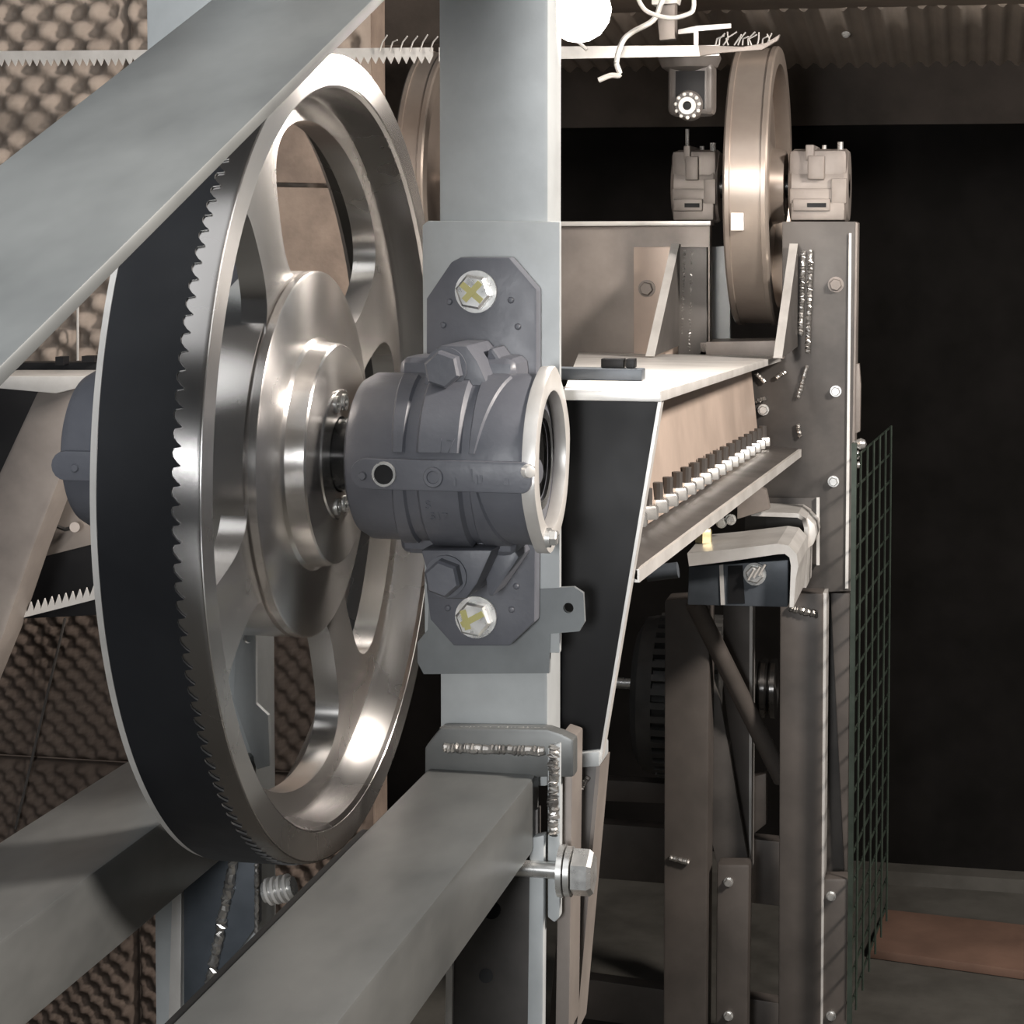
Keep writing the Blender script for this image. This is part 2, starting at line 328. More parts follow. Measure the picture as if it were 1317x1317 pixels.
part('axle', B().lathe([(-.76, 0), (-.76, .0325), (-.40, .0325), (-.40, 0)], C0, n=48), OILY, wh, 'dark oily axle')
# saw blade around the wheel
b = B(); R0, R1 = .3552, .3568; nt = 158; pr = []
for i in range(nt):
    for f, x in ((0, -.5695), (.2, -.5707), (.45, -.5700), (.75, -.5665), (.88, -.5640), (.94, -.5645)): pr.append((2*math.pi*(i+f)/nt, x))
rows = []
for a, x in pr:
    cs, sn = math.cos(a), math.sin(a)
    rows.append([b.bm.verts.new(C0+V((xx, cs*r, sn*r))) for xx, r in ((-.6285, R0), (-.6285, R1), (-.574, R1), (x, R1), (x, R0), (-.574, R0))])
for i in range(len(rows)):
    A, Q = rows[i], rows[(i+1)%len(rows)]
    for k in range(6): b.bm.faces.new((A[k], A[(k+1)%6], Q[(k+1)%6], Q[k]))
me = mesh('blade', b, BLADE, .5); me.materials.append(TOOTH)
for p in me.polygons:
    if p.index % 6 == 3: p.material_index = 1      # ground front edge of the teeth
bl = thing('saw_blade', 'wide black toothed band saw blade wrapped around the large wheel', 'saw blade', (-.595, AX.y, AX.z-R1))
me.transform(Matrix.Translation(-BASE[bl])); o = bpy.data.objects.new('blade', me); COL.objects.link(o); o.parent = bl
# ------------------------------------------------------------------ plummer block bearings
def bearing(sh, label, full=True, lugx=0):
    sh = V(sh); c = AX+sh
    t = thing('bearing_housing', label, 'bearing', (c.x, c.y, c.z-.18), 'grey cast bearing housings of the big wheel')
    def q(px, py, Y): return P(px, py, Y=Y)+sh
    def pl(poly, Y, th, bev=.0015):
        b = B(); b.prism([q(x, y, Y) for x, y in poly], (0, th, 0)); return b.bevel(bev) if bev else b
    part('base_plate', pl([(548, 384), (580, 337), (592, 331), (655, 331), (690, 372), (690, 470), (688, 800), (655, 831), (583, 831), (553, 797), (548, 760)], 1.838, .022, .0025), CAST, t)
    x0 = c.x-.094; x1 = c.x+.066
    part('body', B().lathe([(x0, .034), (x0, .060), (x0+.004, .068), (x0+.014, .0735), (x1-.03, .0745), (x1-.004, .0745), (x1, .0725), (x1, .034)], V((0, c.y, c.z)), n=72), CAST, t)
    part('foot', B().box((c.x-.062, c.y, c.z-.088), (c.x+.045, 1.845+sh.y, c.z+.088)).bevel(.012, 3), CAST, t)
    X = lambda px: P(px, 600, Y=1.712).x+sh.x
    up = lambda a, bq: (lambda k: a+(bq-a)*k)
    cc = V((0, c.y, c.z))
    for s in (1, -1):                      # raised pads and ribs above and below the seam
        e = D(75)*s
        part('pad', B().band(cc, lambda k: X(534), lambda k: X(595), .073, .0785, D(9)*s, e), CAST, t)
        part('rib', B().band(cc, lambda k: X(503)-.006*k, lambda k: X(522), .073, .0768, D(9)*s, e), CAST, t)
        part('rib', B().band(cc, lambda k: X(602), lambda k: X(612)+.021*k, .073, .0768, D(9)*s, e), CAST, t)
    lug = []
    z0, z1 = q(560, 592, 1.704).z, q(560, 632, 1.704).z; zm = (z0+z1)/2; rr = (z0-z1)/2
    xa, xb = q(450, 610, 1.704).x+rr-lugx, q(684, 610, 1.704).x-rr*.6
    for k in range(9): lug.append((xb+rr*.6*math.sin(math.pi*k/8), zm+rr*math.cos(math.pi*k/8)))
    for k in range(9): lug.append((xa-rr*math.sin(math.pi*k/8), zm-rr*math.cos(math.pi*k/8)))
    Yl = 1.704+sh.y
    sl = part('seam_flange', B().prism([(x, Yl, z) for x, z in lug], (0, .05, 0)).bevel(.002), CAST, t)
    part('nub', B().lathe([(0, .0), (0, .004), (.002, .003), (.002, 0)], q(466, 612, 1.704), (0, -1, 0), 14), CAST, sl)
    if full:
        part('hole', B().lathe([(0, 0), (0, .0095), (.0012, .0095), (.0012, 0)], q(492, 611, 1.704), (0, -1, 0), 20), BLACK, sl)
        part('plug', B().lathe([(0, .011), (.002, .0105), (.002, .0085), (0, .0085)], q(494, 610, 1.704), (0, -1, 0), 20, closed=True), ZINC, sl)
        part('dimple', B().lathe([(0, .009), (.0014, .008), (.0014, .0055), (0, .005)], q(557, 614, 1.704), (0, -1, 0), 20, closed=True), CAST, sl)
        for px, py, w, h in ((583, 620, 3, 10), (604, 611, 3, 16), (611, 617, 3, 12), (617, 616, 3, 10), (648, 620, 6, 8)):
            part('cast_mark', pl([(px, py-h/2), (px+w, py-h/2), (px+w, py+h/2), (px, py+h/2)], 1.7032, .002, 0), CAST, sl)
        part('filler', B().lathe([(0, 0), (0, .006), (.006, .005), (.008, 0)], q(678, 606, 1.704), (.6, -.8, 0), 12), PALE, sl)
        for txt, px, py, sz, yo in (('17', 572, 574, .017, .0785), ('S', 548, 651, .012, .0785), ('517', 560, 667, .011, .0785)):
            cu = bpy.data.curves.new('t', 'FONT'); cu.body = txt; cu.size = sz; cu.extrude = .0008; cu.align_x = 'CENTER'; cu.align_y = 'CENTER'
            to = bpy.data.objects.new('t', cu); COL.objects.link(to); bpy.context.view_layer.update()
            tm = bpy.data.meshes.new_from_object(to.evaluated_get(bpy.context.evaluated_depsgraph_get())); bpy.data.objects.remove(to)
            pt = P(px, py, Y=c.y-.0772); dz = pt.z-c.z; a = math.asin(max(-1, min(1, dz/.0785)))
            tm.transform(Matrix.Translation(V((pt.x, c.y-.0785*math.cos(a), pt.z))-BASE[t]) @ Matrix.Rotation(-a, 4, 'X') @ Matrix.Rotation(math.pi/2, 4, 'X'))
            tm.materials.clear(); tm.materials.append(CAST); o = bpy.data.objects.new('cast_lettering', tm); COL.objects.link(o); o.parent = t
    for (py, s, rot) in ((474, -1, 0), (741, 1, 0)):   # cap screw bosses and ribs
        part('boss', pl([(540, py-s*34), (556, py+s*22), (566, py+s*30), (600, py+s*30), (614, py+s*10), (634, py-s*34)], 1.752, .09, .004), CAST, t)
        ct = q(574, py, 1.752)
        part('cap_screw', B().cyl(ct, ct+V((0, -.003, 0)), .0185, 24).hexp(ct+V((0, -.003, 0)), ct+V((0, -.018, 0)), .0165, .2), CAST, t)
        part('buttress', pl([(618, py-s*30), (628, py+s*26), (634, py+s*26), (668, py-s*24), (660, py-s*36)], 1.79, .055, .003), CAST, t)
    for py, marks in ((375, ((-16, -12, 14, 13), (12, -14, -12, 12))), (793, ((-16, 8, 16, -10), (-14, -14, -6, 14)))):
        ct = q(613, py, 1.838)
        bt = part('mounting_bolt', B().hexp(ct+V((0, -.004, 0)), ct+V((0, -.017, 0)), .0165, .35), ZINC, t, 'zinc hex bolt with yellow paint mark')
        part('washer', B().cyl(ct, ct+V((0, -.004, 0)), .0192, 32), ZINC, bt)
        for mi, (ax, az, bx_, bz) in enumerate(marks):
            k = .00062; u = V((ax, 0, -az))*k; w = V((bx_, 0, -bz))*k; nn = (w-u).cross(V((0, 1, 0))).normalized()*.0028; f = ct+V((0, -.0168-.0004*mi, 0))
            part('paint_mark', B().slab([f+u+nn, f+w+nn, f+w-nn, f+u-nn], (0, -.0007, 0)), YELL, bt)
    for px, py in ((570, 418), (666, 420), (578, 388), (657, 386), (576, 782), (664, 754), (658, 784)):
        part('nub', B().lathe([(0, 0), (0, .0032), (.0015, .002), (.0018, 0)], q(px, py, 1.838), (0, -1, 0), 10), CAST, t)
    # right end cover
    xe = x1; ce_ = V((0, c.y, c.z)); out = []
    for k in range(48):
        a = 2*math.pi*k/48; r = .0755+.006*max(0, math.cos(2*(a-.12)))**6+.004*max(0, -math.cos(2*a+.5))**8; out.append(V((xe, c.y-math.cos(a+math.pi/2)*r, c.z+math.sin(a+math.pi/2)*r)))
    inn = [V((xe, c.y-math.cos(2*math.pi*k/40)*.060, c.z+math.sin(2*math.pi*k/40)*.060)) for k in range(40)]
    ec = part('end_cover', B().prism(out, (.012, 0, 0), [inn]).bevel(.0012), PALE, t, 'bare bright end ring')
    part('bore', B().lathe([(xe+.010, .0605), (xe-.004, .0605), (xe-.004, .044), (xe+.003, .044), (xe+.003, .036), (xe-.003, .036), (xe-.003, 0)], ce_, n=48), OILY, ec)
    s0 = V((xe+.012, c.y-.03, c.z-.064))
    part('cover_screw', B().cyl(s0, s0+V((.004, 0, 0)), .0085, 16).hexp(s0+V((.004, 0, 0)), s0+V((.010, 0, 0)), .007), ZINC, ec)
bearing((0, 0, 0), 'grey cast bearing housing bolted to the pale post, with two yellow-marked bolts')
bearing((-.262, 0, 0), 'grey cast bearing housing half hidden behind the left edge of the big wheel', False, .012)
# ------------------------------------------------------------------ table beam with black end plate
tb = thing('table_beam', 'tan steel I-beam with a row of nuts and a black tapered end plate, right of the post', 'steel beam', (-.32, 2.6, .6))
def ext(p, q, y):                       # point on line p-q at depth y
    return p+(q-p)*((y-p.y)/(q.y-p.y))
A1 = P(850, 503, Y=1.9); A2 = P(1005, 457, Y=3.5)
part('top_flange', B().slab([A1, A2, V((-.60, 3.5, A2.z)), V((-.47, 2.0, ext(A1, A2, 2.0).z)), V((-.37, 1.9, A1.z))][:2]+[V((-.66, 3.5, A2.z)), V((-.372, 1.9, A1.z))], (0, 0, -.01)).bevel(.0012), PALE, tb)  # lit white top put into the pale colour
w1 = P(852, 512, Y=1.95); w2 = P(966, 473, Y=3.48); w3 = P(977, 580, Y=3.48); w4 = ext(P(836, 672, Y=2.2), w3, 1.95)
nq = (w2-w4).cross(w3-w4); w1.x = w4.x-((w1.y-w4.y)*nq.y+(w1.z-w4.z)*nq.z)/nq.x
part('web', B().slab([w1, w2, w3, w4], (-.012, 0, 0)), WEB, tb)
nl1 = P(836, 664, Y=2.2); nl2 = P(981, 573, Y=3.42)
g1 = P(821, 733, Y=1.955); g2 = P(1030, 578, Y=3.48); g3 = ext(nl1, nl2, 3.48)+V((-.035, 0, -.002)); g4 = ext(nl1, nl2, 1.955)+V((-.035, 0, -.002))
part('bottom_flange', B().slab([g1, g2, g3, g4], (0, 0, -.011)).bevel(.001), DKST, tb)
part('lit_flange_edge', B().slab([g1+V((.001, 0, .0005)), g2+V((.001, 0, .0005)), g2+V((-.004, 0, .0005)), g1+V((-.004, 0, .0005))], (0, 0, -.0125)), PALE, tb, 'flange edge coloured bright as lit')  # pale strip puts the light along the edge into colour
n1 = ext(nl1, nl2, 2.02); n2 = nl2
b = B(); b.hexp((0, 0, 0), (0, 0, .014), .0135); nut_me = mesh('nut', b, ZINC)
b = B(); b.cyl((0, 0, .013), (0, 0, .032), .0062, 10); stud_me = mesh('stud', b, DKST)
for k in range(19):
    q = n1.lerp(n2, k/18)
    no = inst('nut', nut_me, tb, q); inst('stud', stud_me, no, q)
ep = part('end_plate', pp([(700, 497), (850, 506), (771, 978), (730, 972), (700, 972)], 1.94, .012, .001), BLACK, tb, 'black tapered end plate')
part('plate_edge', B().slab(pxp([(848, 506), (852.5, 506), (773.5, 978), (770, 978)], 1.936), (0, .016, 0)), PALE, tb)
part('leg', pp([(736, 985), (770, 985), (738, 1330), (704, 1330)], 1.95, .05, .002), DKST, tb)
part('leg_edge', pp([(767, 985), (772, 985), (741, 1330), (736, 1330)], 1.946, .054, 0), BROWN, tb)
part('leg_cap', pp([(738, 970), (771, 966), (771, 986), (738, 988)], 1.93, .05, .002), GALV, tb)
part('weld_bead', B().bead(P(741, 1024, Y=1.944), P(756, 1000, Y=1.944), .003, 10), WELD, tb)
yb = 2.16; zf = ext(A1, A2, yb).z; xb0, xb1 = P(715, 485, Y=yb).x, P(828, 485, Y=yb).x
tl = thing('clamp_bar', 'small grey bar with black clips lying on the beam top beside the post', 'bar', ((xb0+xb1)/2, yb, zf))
part('bar', B().box((xb0, yb-.012, zf+.0005), (xb1, yb+.012, zf+.013)).bevel(.002), BLUEG, tl)
for k, (a0, a1) in enumerate(((774, 803), (806, 817))):
    part('clip', B().box((P(a0, 470, Y=yb).x, yb-.006, zf+.0135), (P(a1, 470, Y=yb).x, yb+.011, zf+.023)).bevel(.001), BLACK, tl)
# ------------------------------------------------------------------ right-hand stand
st = thing('support_stand', 'tall brown steel stand with plates and legs carrying the smaller wheel on the right', 'machine stand', (-.36, 3.55, 0))
def bolt(par, px, py, Y, r=.011, m=BROWN, ax=(0, -1, 0), nm='bolt'):
    c = P(px, py, Y=Y); a = V(ax)
    part(nm, B().cyl(c, c+a*.003, r*1.25, 18).hexp(c+a*.003, c+a*.011, r, .3), m, par)
part('cross_plate', pp([(690, 288), (913, 287), (913, 470), (690, 480)], 3.5, .03, .001), BROWN, st)
part('lit_top_edge', pp([(690, 285), (914, 284), (914, 290), (690, 291)], 3.49, .05, .0008), PALE, st)  # pale strip: the plate's lit top edge put into colour
pb = part('bolt_plate', pp([(815, 318), (872, 317), (872, 470), (815, 470)], 3.488, .012, .001), WEB, st, 'brown plate with a bolt')
bolt(st, 832, 371, 3.488, .0115, BROWN)
part('inner_plate', pp([(872, 318), (909, 318), (909, 470), (872, 470)], 3.48, .02, .001), DKST, st)
part('cheek_plate', pp([(908, 318), (939, 316), (939, 470), (908, 470)], 3.62, .02, .001), GALV, st)
for xt, wpx in ((870, 10), (1022, 7)):
    x = P(xt, 315, Y=3.48).x; top = P(xt, 314, Y=3.48).z; bot = P(834, 458, Y=3.2).z
    part('gusset', B().prism([(x-.007, 3.49, top), (x-.007, 3.47, top), (x-.007, 3.2, bot), (x-.007, 3.49, bot)], (.0125, 0, 0)).bevel(.0008), DKST, st, 'triangular gusset plate')  # dark steel puts the shade of the side face into the colour
    part('lit_gusset_edge', B().slab([V((x-.0075, 3.47, top+.001)), V((x+.006, 3.47, top+.001)), V((x+.006, 3.198, bot)), V((x-.0075, 3.198, bot))], (0, .003, -.001)), PALE, st)  # lit front edge painted as a pale strip
    for k in range(2):
        part('weld_bead', B().bead((x+.014+.012*k, 3.484, top-.01), (x+.010+.012*k, 3.484, bot+.02-.03*k), .0055, 30), WELD, st)
part('column_plate', pp([(1006, 285), (1100, 285), (1093, 760), (1032, 763), (958, 735), (958, 462), (1006, 440)], 3.5, .018, .001), DKST, st, 'large dark upright plate')
part('column_edge', pp([(1092, 300), (1095, 300), (1091, 757), (1087, 757)], 3.496, .004, 0), PALE, st)
part('column_side', pp([(1099, 285), (1103, 287), (1097, 760), (1092, 760)], 3.505, .06, .001), BROWN, st)
part('ledge', pp([(900, 440), (1008, 438), (1008, 462), (900, 464)], 3.48, .10, .001), BROWN, st)
for px, py, m in ((1075, 366, BROWN), (1075, 503, ZINC), (1072, 619, ZINC), (982, 527, ZINC), (905, 585, ZINC)): bolt(st, px, py, 3.5, .0105 if m is BROWN else .0075, m)
for (x0, y0, x1, y1) in ((1038, 470, 1026, 512), (1026, 545, 1029, 562), (985, 512, 962, 520), (972, 480, 984, 492), (962, 480, 957, 560), (1010, 478, 998, 486)):
    part('weld_bead', B().bead(P(x0, y0, Y=3.495), P(x1, y1, Y=3.495), .0045, 10), WELD, st)
# legs
part('leg', pp([(855, 772), (913, 768), (908, 1345), (853, 1345)], 3.45, .07, .004), LEGM, st)
part('leg', pp([(1003, 763), (1059, 763), (1055, 1345), (1001, 1345)], 3.45, .07, .004), LEGM, st)
part('leg_edge', pp([(1058, 763), (1063, 763), (1058, 1345), (1054, 1345)], 3.455, .06, 0), PALE, st)  # pale strip: light on the leg's edge put into the colour
part('strut', pp([(930, 775), (966, 775), (964, 1120), (952, 1060), (930, 880)], 3.6, .04, .002), LEGM, st)
part('strut_edge', pp([(964, 775), (968, 775), (966, 1120), (963, 1120)], 3.595, .045, 0), PALE, st)
part('side_plate', pp([(912, 860), (926, 900), (963, 1112), (924, 1118), (910, 1060)], 3.52, .012, .001), DKST, st)
part('tapered_leg', pp([(1068, 763), (1093, 763), (1090, 1120), (1086, 1120)], 3.56, .02, .001), LEGM, st)
part('side_plate', pp([(1062, 763), (1069, 763), (1086, 1125), (1058, 1130)], 3.58, .012, .001), DKST, st)
for x0, x1, y0 in ((922, 964, 1112), (1059, 1091, 1130)):
    lt = part('lower_leg', pp([(x0, y0), (x1, y0), (x1-3, 1345), (x0-2, 1345)], 3.46, .045, .006), LEGM, st)
    for yy in (y0+22, 1306): bolt(st, (x0+x1)/2-6, yy, 3.46, .0065, ZINC)
part('diagonal_pipe', B().tube([P(893, 775, Y=3.42), P(1006, 1002, Y=3.55)], .0155, 20), LEGM, st)
for poly, Y in (([(735, 1057), (860, 1066), (860, 1137), (735, 1127)], 3.62), ([(735, 1257), (860, 1274), (860, 1325), (735, 1308)], 3.62),
                ([(955, 1078), (1005, 1083), (1005, 1166), (955, 1160)], 3.7), ([(955, 1283), (1005, 1291), (1005, 1345), (955, 1345)], 3.62), ([(770, 1003), (860, 1008), (860, 1034), (770, 1030)], 3.9)):
    part('cross_member', pp(poly, Y, .04, .002), LEGM, st)
part('weld_bead', B().bead(P(862, 1103, Y=3.445), P(886, 1110, Y=3.445), .006, 8), WELD, st)
part('weld_bead', B().bead(P(1016, 782, Y=3.445), P(1052, 790, Y=3.445), .008, 10), WELD, st)
part('mount_plate', pp([(966, 1000), (985, 995), (985, 1060), (966, 1075)], 3.68, .03, .001), LEGM, st)
# brackets below the beam end
def bent(path, th, Y0, Y1):
    pts = [P(x, y, Y=Y0) for x, y in path]; a = []; bq = []
    for i, p in enumerate(pts):
        t = (pts[min(i+1, len(pts)-1)]-pts[max(i-1, 0)]); t.y = 0; t.normalize(); nn = V((t.z, 0, -t.x))*(th[i] if isinstance(th, list) else th)/2
        a.append(p+nn); bq.append(p-nn)
    b = B(); n = len(a)
    for k in range(n-1):
        b.quadbox([a[k], a[k+1], bq[k+1], bq[k]] + [q+V((0, Y1-Y0, 0)) for q in (a[k], a[k+1], bq[k+1], bq[k])])
    bmesh.ops.remove_doubles(b.bm, verts=b.bm.verts, dist=1e-6)
    return b
bk = thing('bent_bracket', 'bright bent steel bracket on a dark blue block, under the beam end', 'bracket', P(950, 780, Y=3.2))
part('bent_plate', bent([(885, 720), (940, 714), (1000, 706), (1012, 707), (1020, 715), (1022, 728), (1020, 745), (1018, 781)], [.020, .018, .016, .014, .012, .011, .008, .006], 3.15, 3.34), PALE, bk)
blk = part('block', pp([(886, 729), (1014, 720), (1013, 781), (884, 778)], 3.18, .12, .002), BLUEG, bk)
part('seam', pp([(925, 727), (930, 726), (932, 778), (927, 778)], 3.178, .004, 0), PALE, bk)
part('recess', pp([(936, 728), (955, 727), (958, 776), (936, 776)], 3.1785, .003, 0), BLACK, bk)
bolt(bk, 971, 738, 3.178, .014, ZINC)
for k in range(3): part('bolt_thread', B().tube([P(962+k*7, 746-k*3, Y=3.165), P(970+k*7, 732-k*3, Y=3.165)], .0022, 6), PALE, bk)
part('brass_nut', B().hexp(P(905, 697, Y=3.25), P(905, 680, Y=3.25), .014), BRASS, bk)
for px, py in ((928, 672), (940, 668), (918, 660)): bolt(bk, px, py, 3.3, .007, ZINC)
part('lug', pp([(948, 640), (966, 622), (985, 630), (990, 655), (948, 668)], 3.35, .02, .002), BROWN, bk)
part('set_screw', B().cyl(P(832, 738, Y=2.7), P(872, 733, Y=2.7), .0105, 12), BLUEG, bk)
bk2 = thing('bent_bracket', 'thinner bent steel bracket on the upright plate, behind the bright one', 'bracket', P(1010, 760, Y=3.4))
part('bent_plate', bent([(966, 661), (1000, 662), (1026, 663), (1034, 668), (1037, 680), (1036, 700), (1034, 756)], .007, 3.38, 3.49), PALE, bk2)
part('corner_gusset', pp([(1036, 664), (1048, 675), (1050, 688), (1046, 700), (1037, 708)], 3.40, .09, .001), PALE, bk2)
part('backing_plate', pp([(985, 640), (1052, 640), (1053, 726), (985, 724)], 3.492, .006, .001), DKST, bk2)
part('backing_edge', pp([(1050, 640), (1054, 640), (1054, 727), (1050, 727)], 3.485, .006, 0), PALE, bk2)
# side clip and knobs on the column
sc_ = thing('side_latch', 'small bare metal latch with round knobs on the right edge of the upright plate', 'latch', P(1103, 600, Y=3.5))
part('strap', pp([(1097, 468), (1105, 468), (1107, 495), (1106, 555), (1096, 560)], 3.52, .02, .001), BROWN, sc_)
for px, py, r in ((1099, 572, .008), (1107, 571, .010), (1099, 585, .010), (1104, 598, .006)):
    part('knob', B().lathe([(-r, 0), (-r*.7, r*.7), (0, r), (r*.7, r*.7), (r, 0)], P(px, py, Y=3.51), n=14), ZINC, sc_)
# ------------------------------------------------------------------ smaller wheels and their bearings
def small_wheel(px0, px1, name_label, Yc, pyc, R):
    x0 = P(px0, pyc, Y=Yc-R).x; x1 = P(px1, pyc, Y=Yc-R).x; zc = P(px0, pyc, Y=Yc).z; c = V((0, Yc, zc))
    t = thing('band_wheel', name_label, 'wheel', ((x0+x1)/2, Yc, zc-R))
    part('rim', B().lathe([(x0, R-.003), (x0+.003, R), (x0+.010, R), (x0+.011, R-.003), (x1-.011, R-.003), (x1-.010, R), (x1-.003, R), (x1, R-.003), (x1, R-.03), (x1-.006, R-.033), (x1-.02, R-.035), (x0+.02, R-.035), (x0, R-.03)], c, n=128, closed=True), TREAD, t)
    part('disc', B().lathe([(x0+.02, 0), (x0+.02, R-.03), (x1-.026, R-.03), (x1-.02, .08), (x1-.012, .065), (x1+.01, .06), (x1+.01, 0)], c, n=96), TREAD, t)
    part('shaft', B().lathe([(x0-.07, 0), (x0-.07, .02), (x1+.09, .02), (x1+.09, 0)], c, n=32), OILY, t)
    return t, x0, x1, c
w2, x0, x1, c2 = small_wheel(929, 986, 'smaller shiny band wheel between two brown bearings on the right stand', 3.6, 240, .237)
part('tread_tag', B().box((x0+.014, c2.y-.2395, 0), (x0+.034, c2.y-.225, .028)), PALE, w2)
o = w2.children[-1]; o.location = (0, -.008, P(950, 285, Y=3.36).z-.014); o.data.transform(Matrix.Translation((0, .012, 0)))
small_wheel(505, 543, 'smaller band wheel glimpsed between the big wheel and the post', 3.75, 238, .245)
def block_bearing(xa, xb, label, mt):
    z0 = P(950, 284, Y=3.5).z+.001; z1 = P(950, 189, Y=3.5).z; zc = c2.z; t = thing('block_bearing', label, 'bearing', ((xa+xb)/2, 3.6, z0), 'brown block bearings of the smaller wheel')
    w = xb-xa
    part('base', B().box((xa+.006, 3.53, z0), (xb-.004, 3.68, z0+.03)).bevel(.003), mt, t)
    part('body', B().lathe([(xa, .021), (xa, .058), (xa+.006, .063), (xb-.006, .063), (xb, .058), (xb, .021)], V((0, 3.6, zc)), n=40), mt, t)
    part('lower_half', B().box((xa+.003, 3.535, z0+.026), (xb-.003, 3.665, zc-.004)).bevel(.004), mt, t)
    part('upper_half', B().box((xa+.001, 3.54, zc+.002), (xb-.001, 3.66, z1-.004)).bevel(.010), mt, t)
    part('seam_lug', B().box((xa+w*.1, 3.522, zc-.042), (xa+w*.72, 3.56, zc-.022)).bevel(.002), mt, t)
    part('rib', B().box((xa+w*.34, 3.526, zc+.01), (xa+w*.62, 3.56, z1-.014)).bevel(.003), mt, t)
    part('cap_slot', B().box((xa+w*.34, 3.5205, zc-.036), (xa+w*.66, 3.523, zc-.029)), BLACK, t)
    part('cap_ridge', B().box((xa+w*.30, 3.53, z1-.022), (xa+w*.44, 3.67, z1+.004)).bevel(.002), mt, t)
    part('side_step', B().box((xa+w*.74, 3.53, zc-.03), (xb-.001, 3.56, zc+.012)).bevel(.002), mt, t)
    part('grease_nipple', B().cyl((xb-w*.15, 3.58, z1-.004), (xb-w*.15, 3.58, z1+.010), .005, 10), ZINC, t)
    part('grease_nipple', B().cyl((xa+w*.55, 3.62, z1-.004), (xa+w*.55, 3.62, z1+.006), .004, 10), ZINC, t)
block_bearing(P(860, 240, Y=3.52).x, P(920, 240, Y=3.52).x, 'pale brown block bearing left of the smaller wheel, on the cross plate', BROWN)
block_bearing(P(1012, 240, Y=3.52).x, P(1089, 240, Y=3.52).x, 'dull brown block bearing right of the smaller wheel, topping the upright plate', BROWN)
# ------------------------------------------------------------------ motor and pulley low in the stand
cm = P(832, 892, Y=3.9); mo = thing('motor', 'grey finned motor low behind the stand legs', 'motor', (cm.x, cm.y, cm.z-.16))
xm0, xm1 = P(806, 892, Y=3.75).x, P(836, 892, Y=3.75).x
part('end_bell', B().lathe([(xm0-.01, 0), (xm0-.01, .06), (xm0, .12), (xm0+.015, .145), (xm1, .15), (xm1, 0)], V((0, cm.y, cm.z)), n=48), MOTOR, mo)
part('frame', B().lathe([(xm1, 0), (xm1, .138), (xm1+.12, .138), (xm1+.12, 0)], V((0, cm.y, cm.z)), n=48), MOTOR, mo)
for k in range(20):
    a = math.pi*(-.5+k/19)+math.pi; dr = V((0, math.cos(a), math.sin(a))); tq = V((0, -math.sin(a), math.cos(a)))*.006; q = V((xm1, cm.y, cm.z))
    part('fin', B().slab([q+dr*.135+tq, q+dr*.155+tq, q+dr*.155-tq, q+dr*.135-tq], (.12, 0, 0)), MOTOR, mo)
part('shaft', B().cyl((xm0-.035, cm.y-.10, cm.z+.04), (xm0, cm.y-.10, cm.z+.04), .010, 14), ZINC, mo)
cp = P(985, 885, Y=3.85); pu = thing('pulley', 'small double-grooved pulley between the stand legs', 'pulley', (cp.x, cp.y, cp.z-.06))
xp = cp.x-.025
part('groove_wheel', B().lathe([(xp, 0), (xp, .055), (xp+.008, .055), (xp+.013, .045), (xp+.018, .055), (xp+.026, .055), (xp+.031, .045), (xp+.036, .055), (xp+.044, .055), (xp+.044, 0)], V((0, cp.y, cp.z)), n=48), RIMM, pu)
part('shaft', B().cyl((xp-.04, cp.y, cp.z), (xp, cp.y, cp.z), .012, 16), ZINC, pu)
# ------------------------------------------------------------------ wire fence
fx = P(1099, 600, Y=3.4).x; ft = P(1099, 585, Y=3.4).z
fe = thing('wire_fence', 'dark green wire mesh fence panel running back along the stand', 'fence', (fx, 3.9, .15))
fe0 = V((fx, 3.4, 0)); fe1 = P(1146, 600, Y=3.95); fe1.z = 0; fd = fe1-fe0
b = B(); b.cyl((0, 0, 0), fd, .0021, 6); hm = mesh('wire', b, GREEN)
b = B(); b.cyl((0, 0, 0), (0, 0, ft-.15), .0021, 6); vm = mesh('wire', b, GREEN)
for k in range(19): inst('wire', hm, fe, fe0+V((0, 0, .17+k*.05)))
for k in range(6): inst('wire', vm, fe, fe0+fd*((k+.5)/6)+V((.0045, 0, .15)))
part('post', B().box((fx-.004, 3.385, .0), (fx+.004, 3.40, ft+.02)), GREEN, fe)
# ------------------------------------------------------------------ blade rail, lamp, wires, camera
YR = 3.22
def toothed(p, q, h, pitch, depth, th, down=True):
    p = V(p); q = V(q); L = (q-p).length; t = (q-p)/L; dn = V((0, 0, -1 if down else 1)); b = B(); n = int(L/pitch)
    for i in range(n):
        a = p+t*(i*pitch); c = p+t*((i+1)*pitch); m = p+t*((i+.55)*pitch)
        prof = [a, c, c+dn*h, m+dn*(h+depth), a+dn*h]
        b.prism([v for v in prof], (0, th, 0))
    return b
ra = P(-40, 66, Y=YR); rb = P(925, 58, Y=YR)
rl = thing('toothed_rail', 'pale toothed strip stretched across the top, carrying lamp wires', 'rail', (ra+rb)/2)
rm_ = P(560, 60, Y=YR)
part('strip', toothed(ra, ra.lerp(rb, .645), .013, .0126, .012, .003), PALE, rl)
part('strip', B().slab([ra.lerp(rb, .645), rb, rb+V((0, 0, -.016)), ra.lerp(rb, .645)+V((0, 0, -.022))], (0, .004, 0)), PALE, rl)
part('end_clip', pp([(898, 58), (955, 60), (985, 55), (1003, 44), (1000, 52), (980, 64), (925, 68), (900, 72)], YR-.01, .012, .001), BROWN, rl)
for k in range(13):
    x = 918+k*6+random.random()*4; part('wire_end', B().tube([P(x, 58, Y=YR-.006), P(x+random.uniform(-3, 6), 50, Y=YR-.01), P(x+random.uniform(0, 12), 40+random.random()*8, Y=YR-.016)], .0012, 5), PALE, rl)
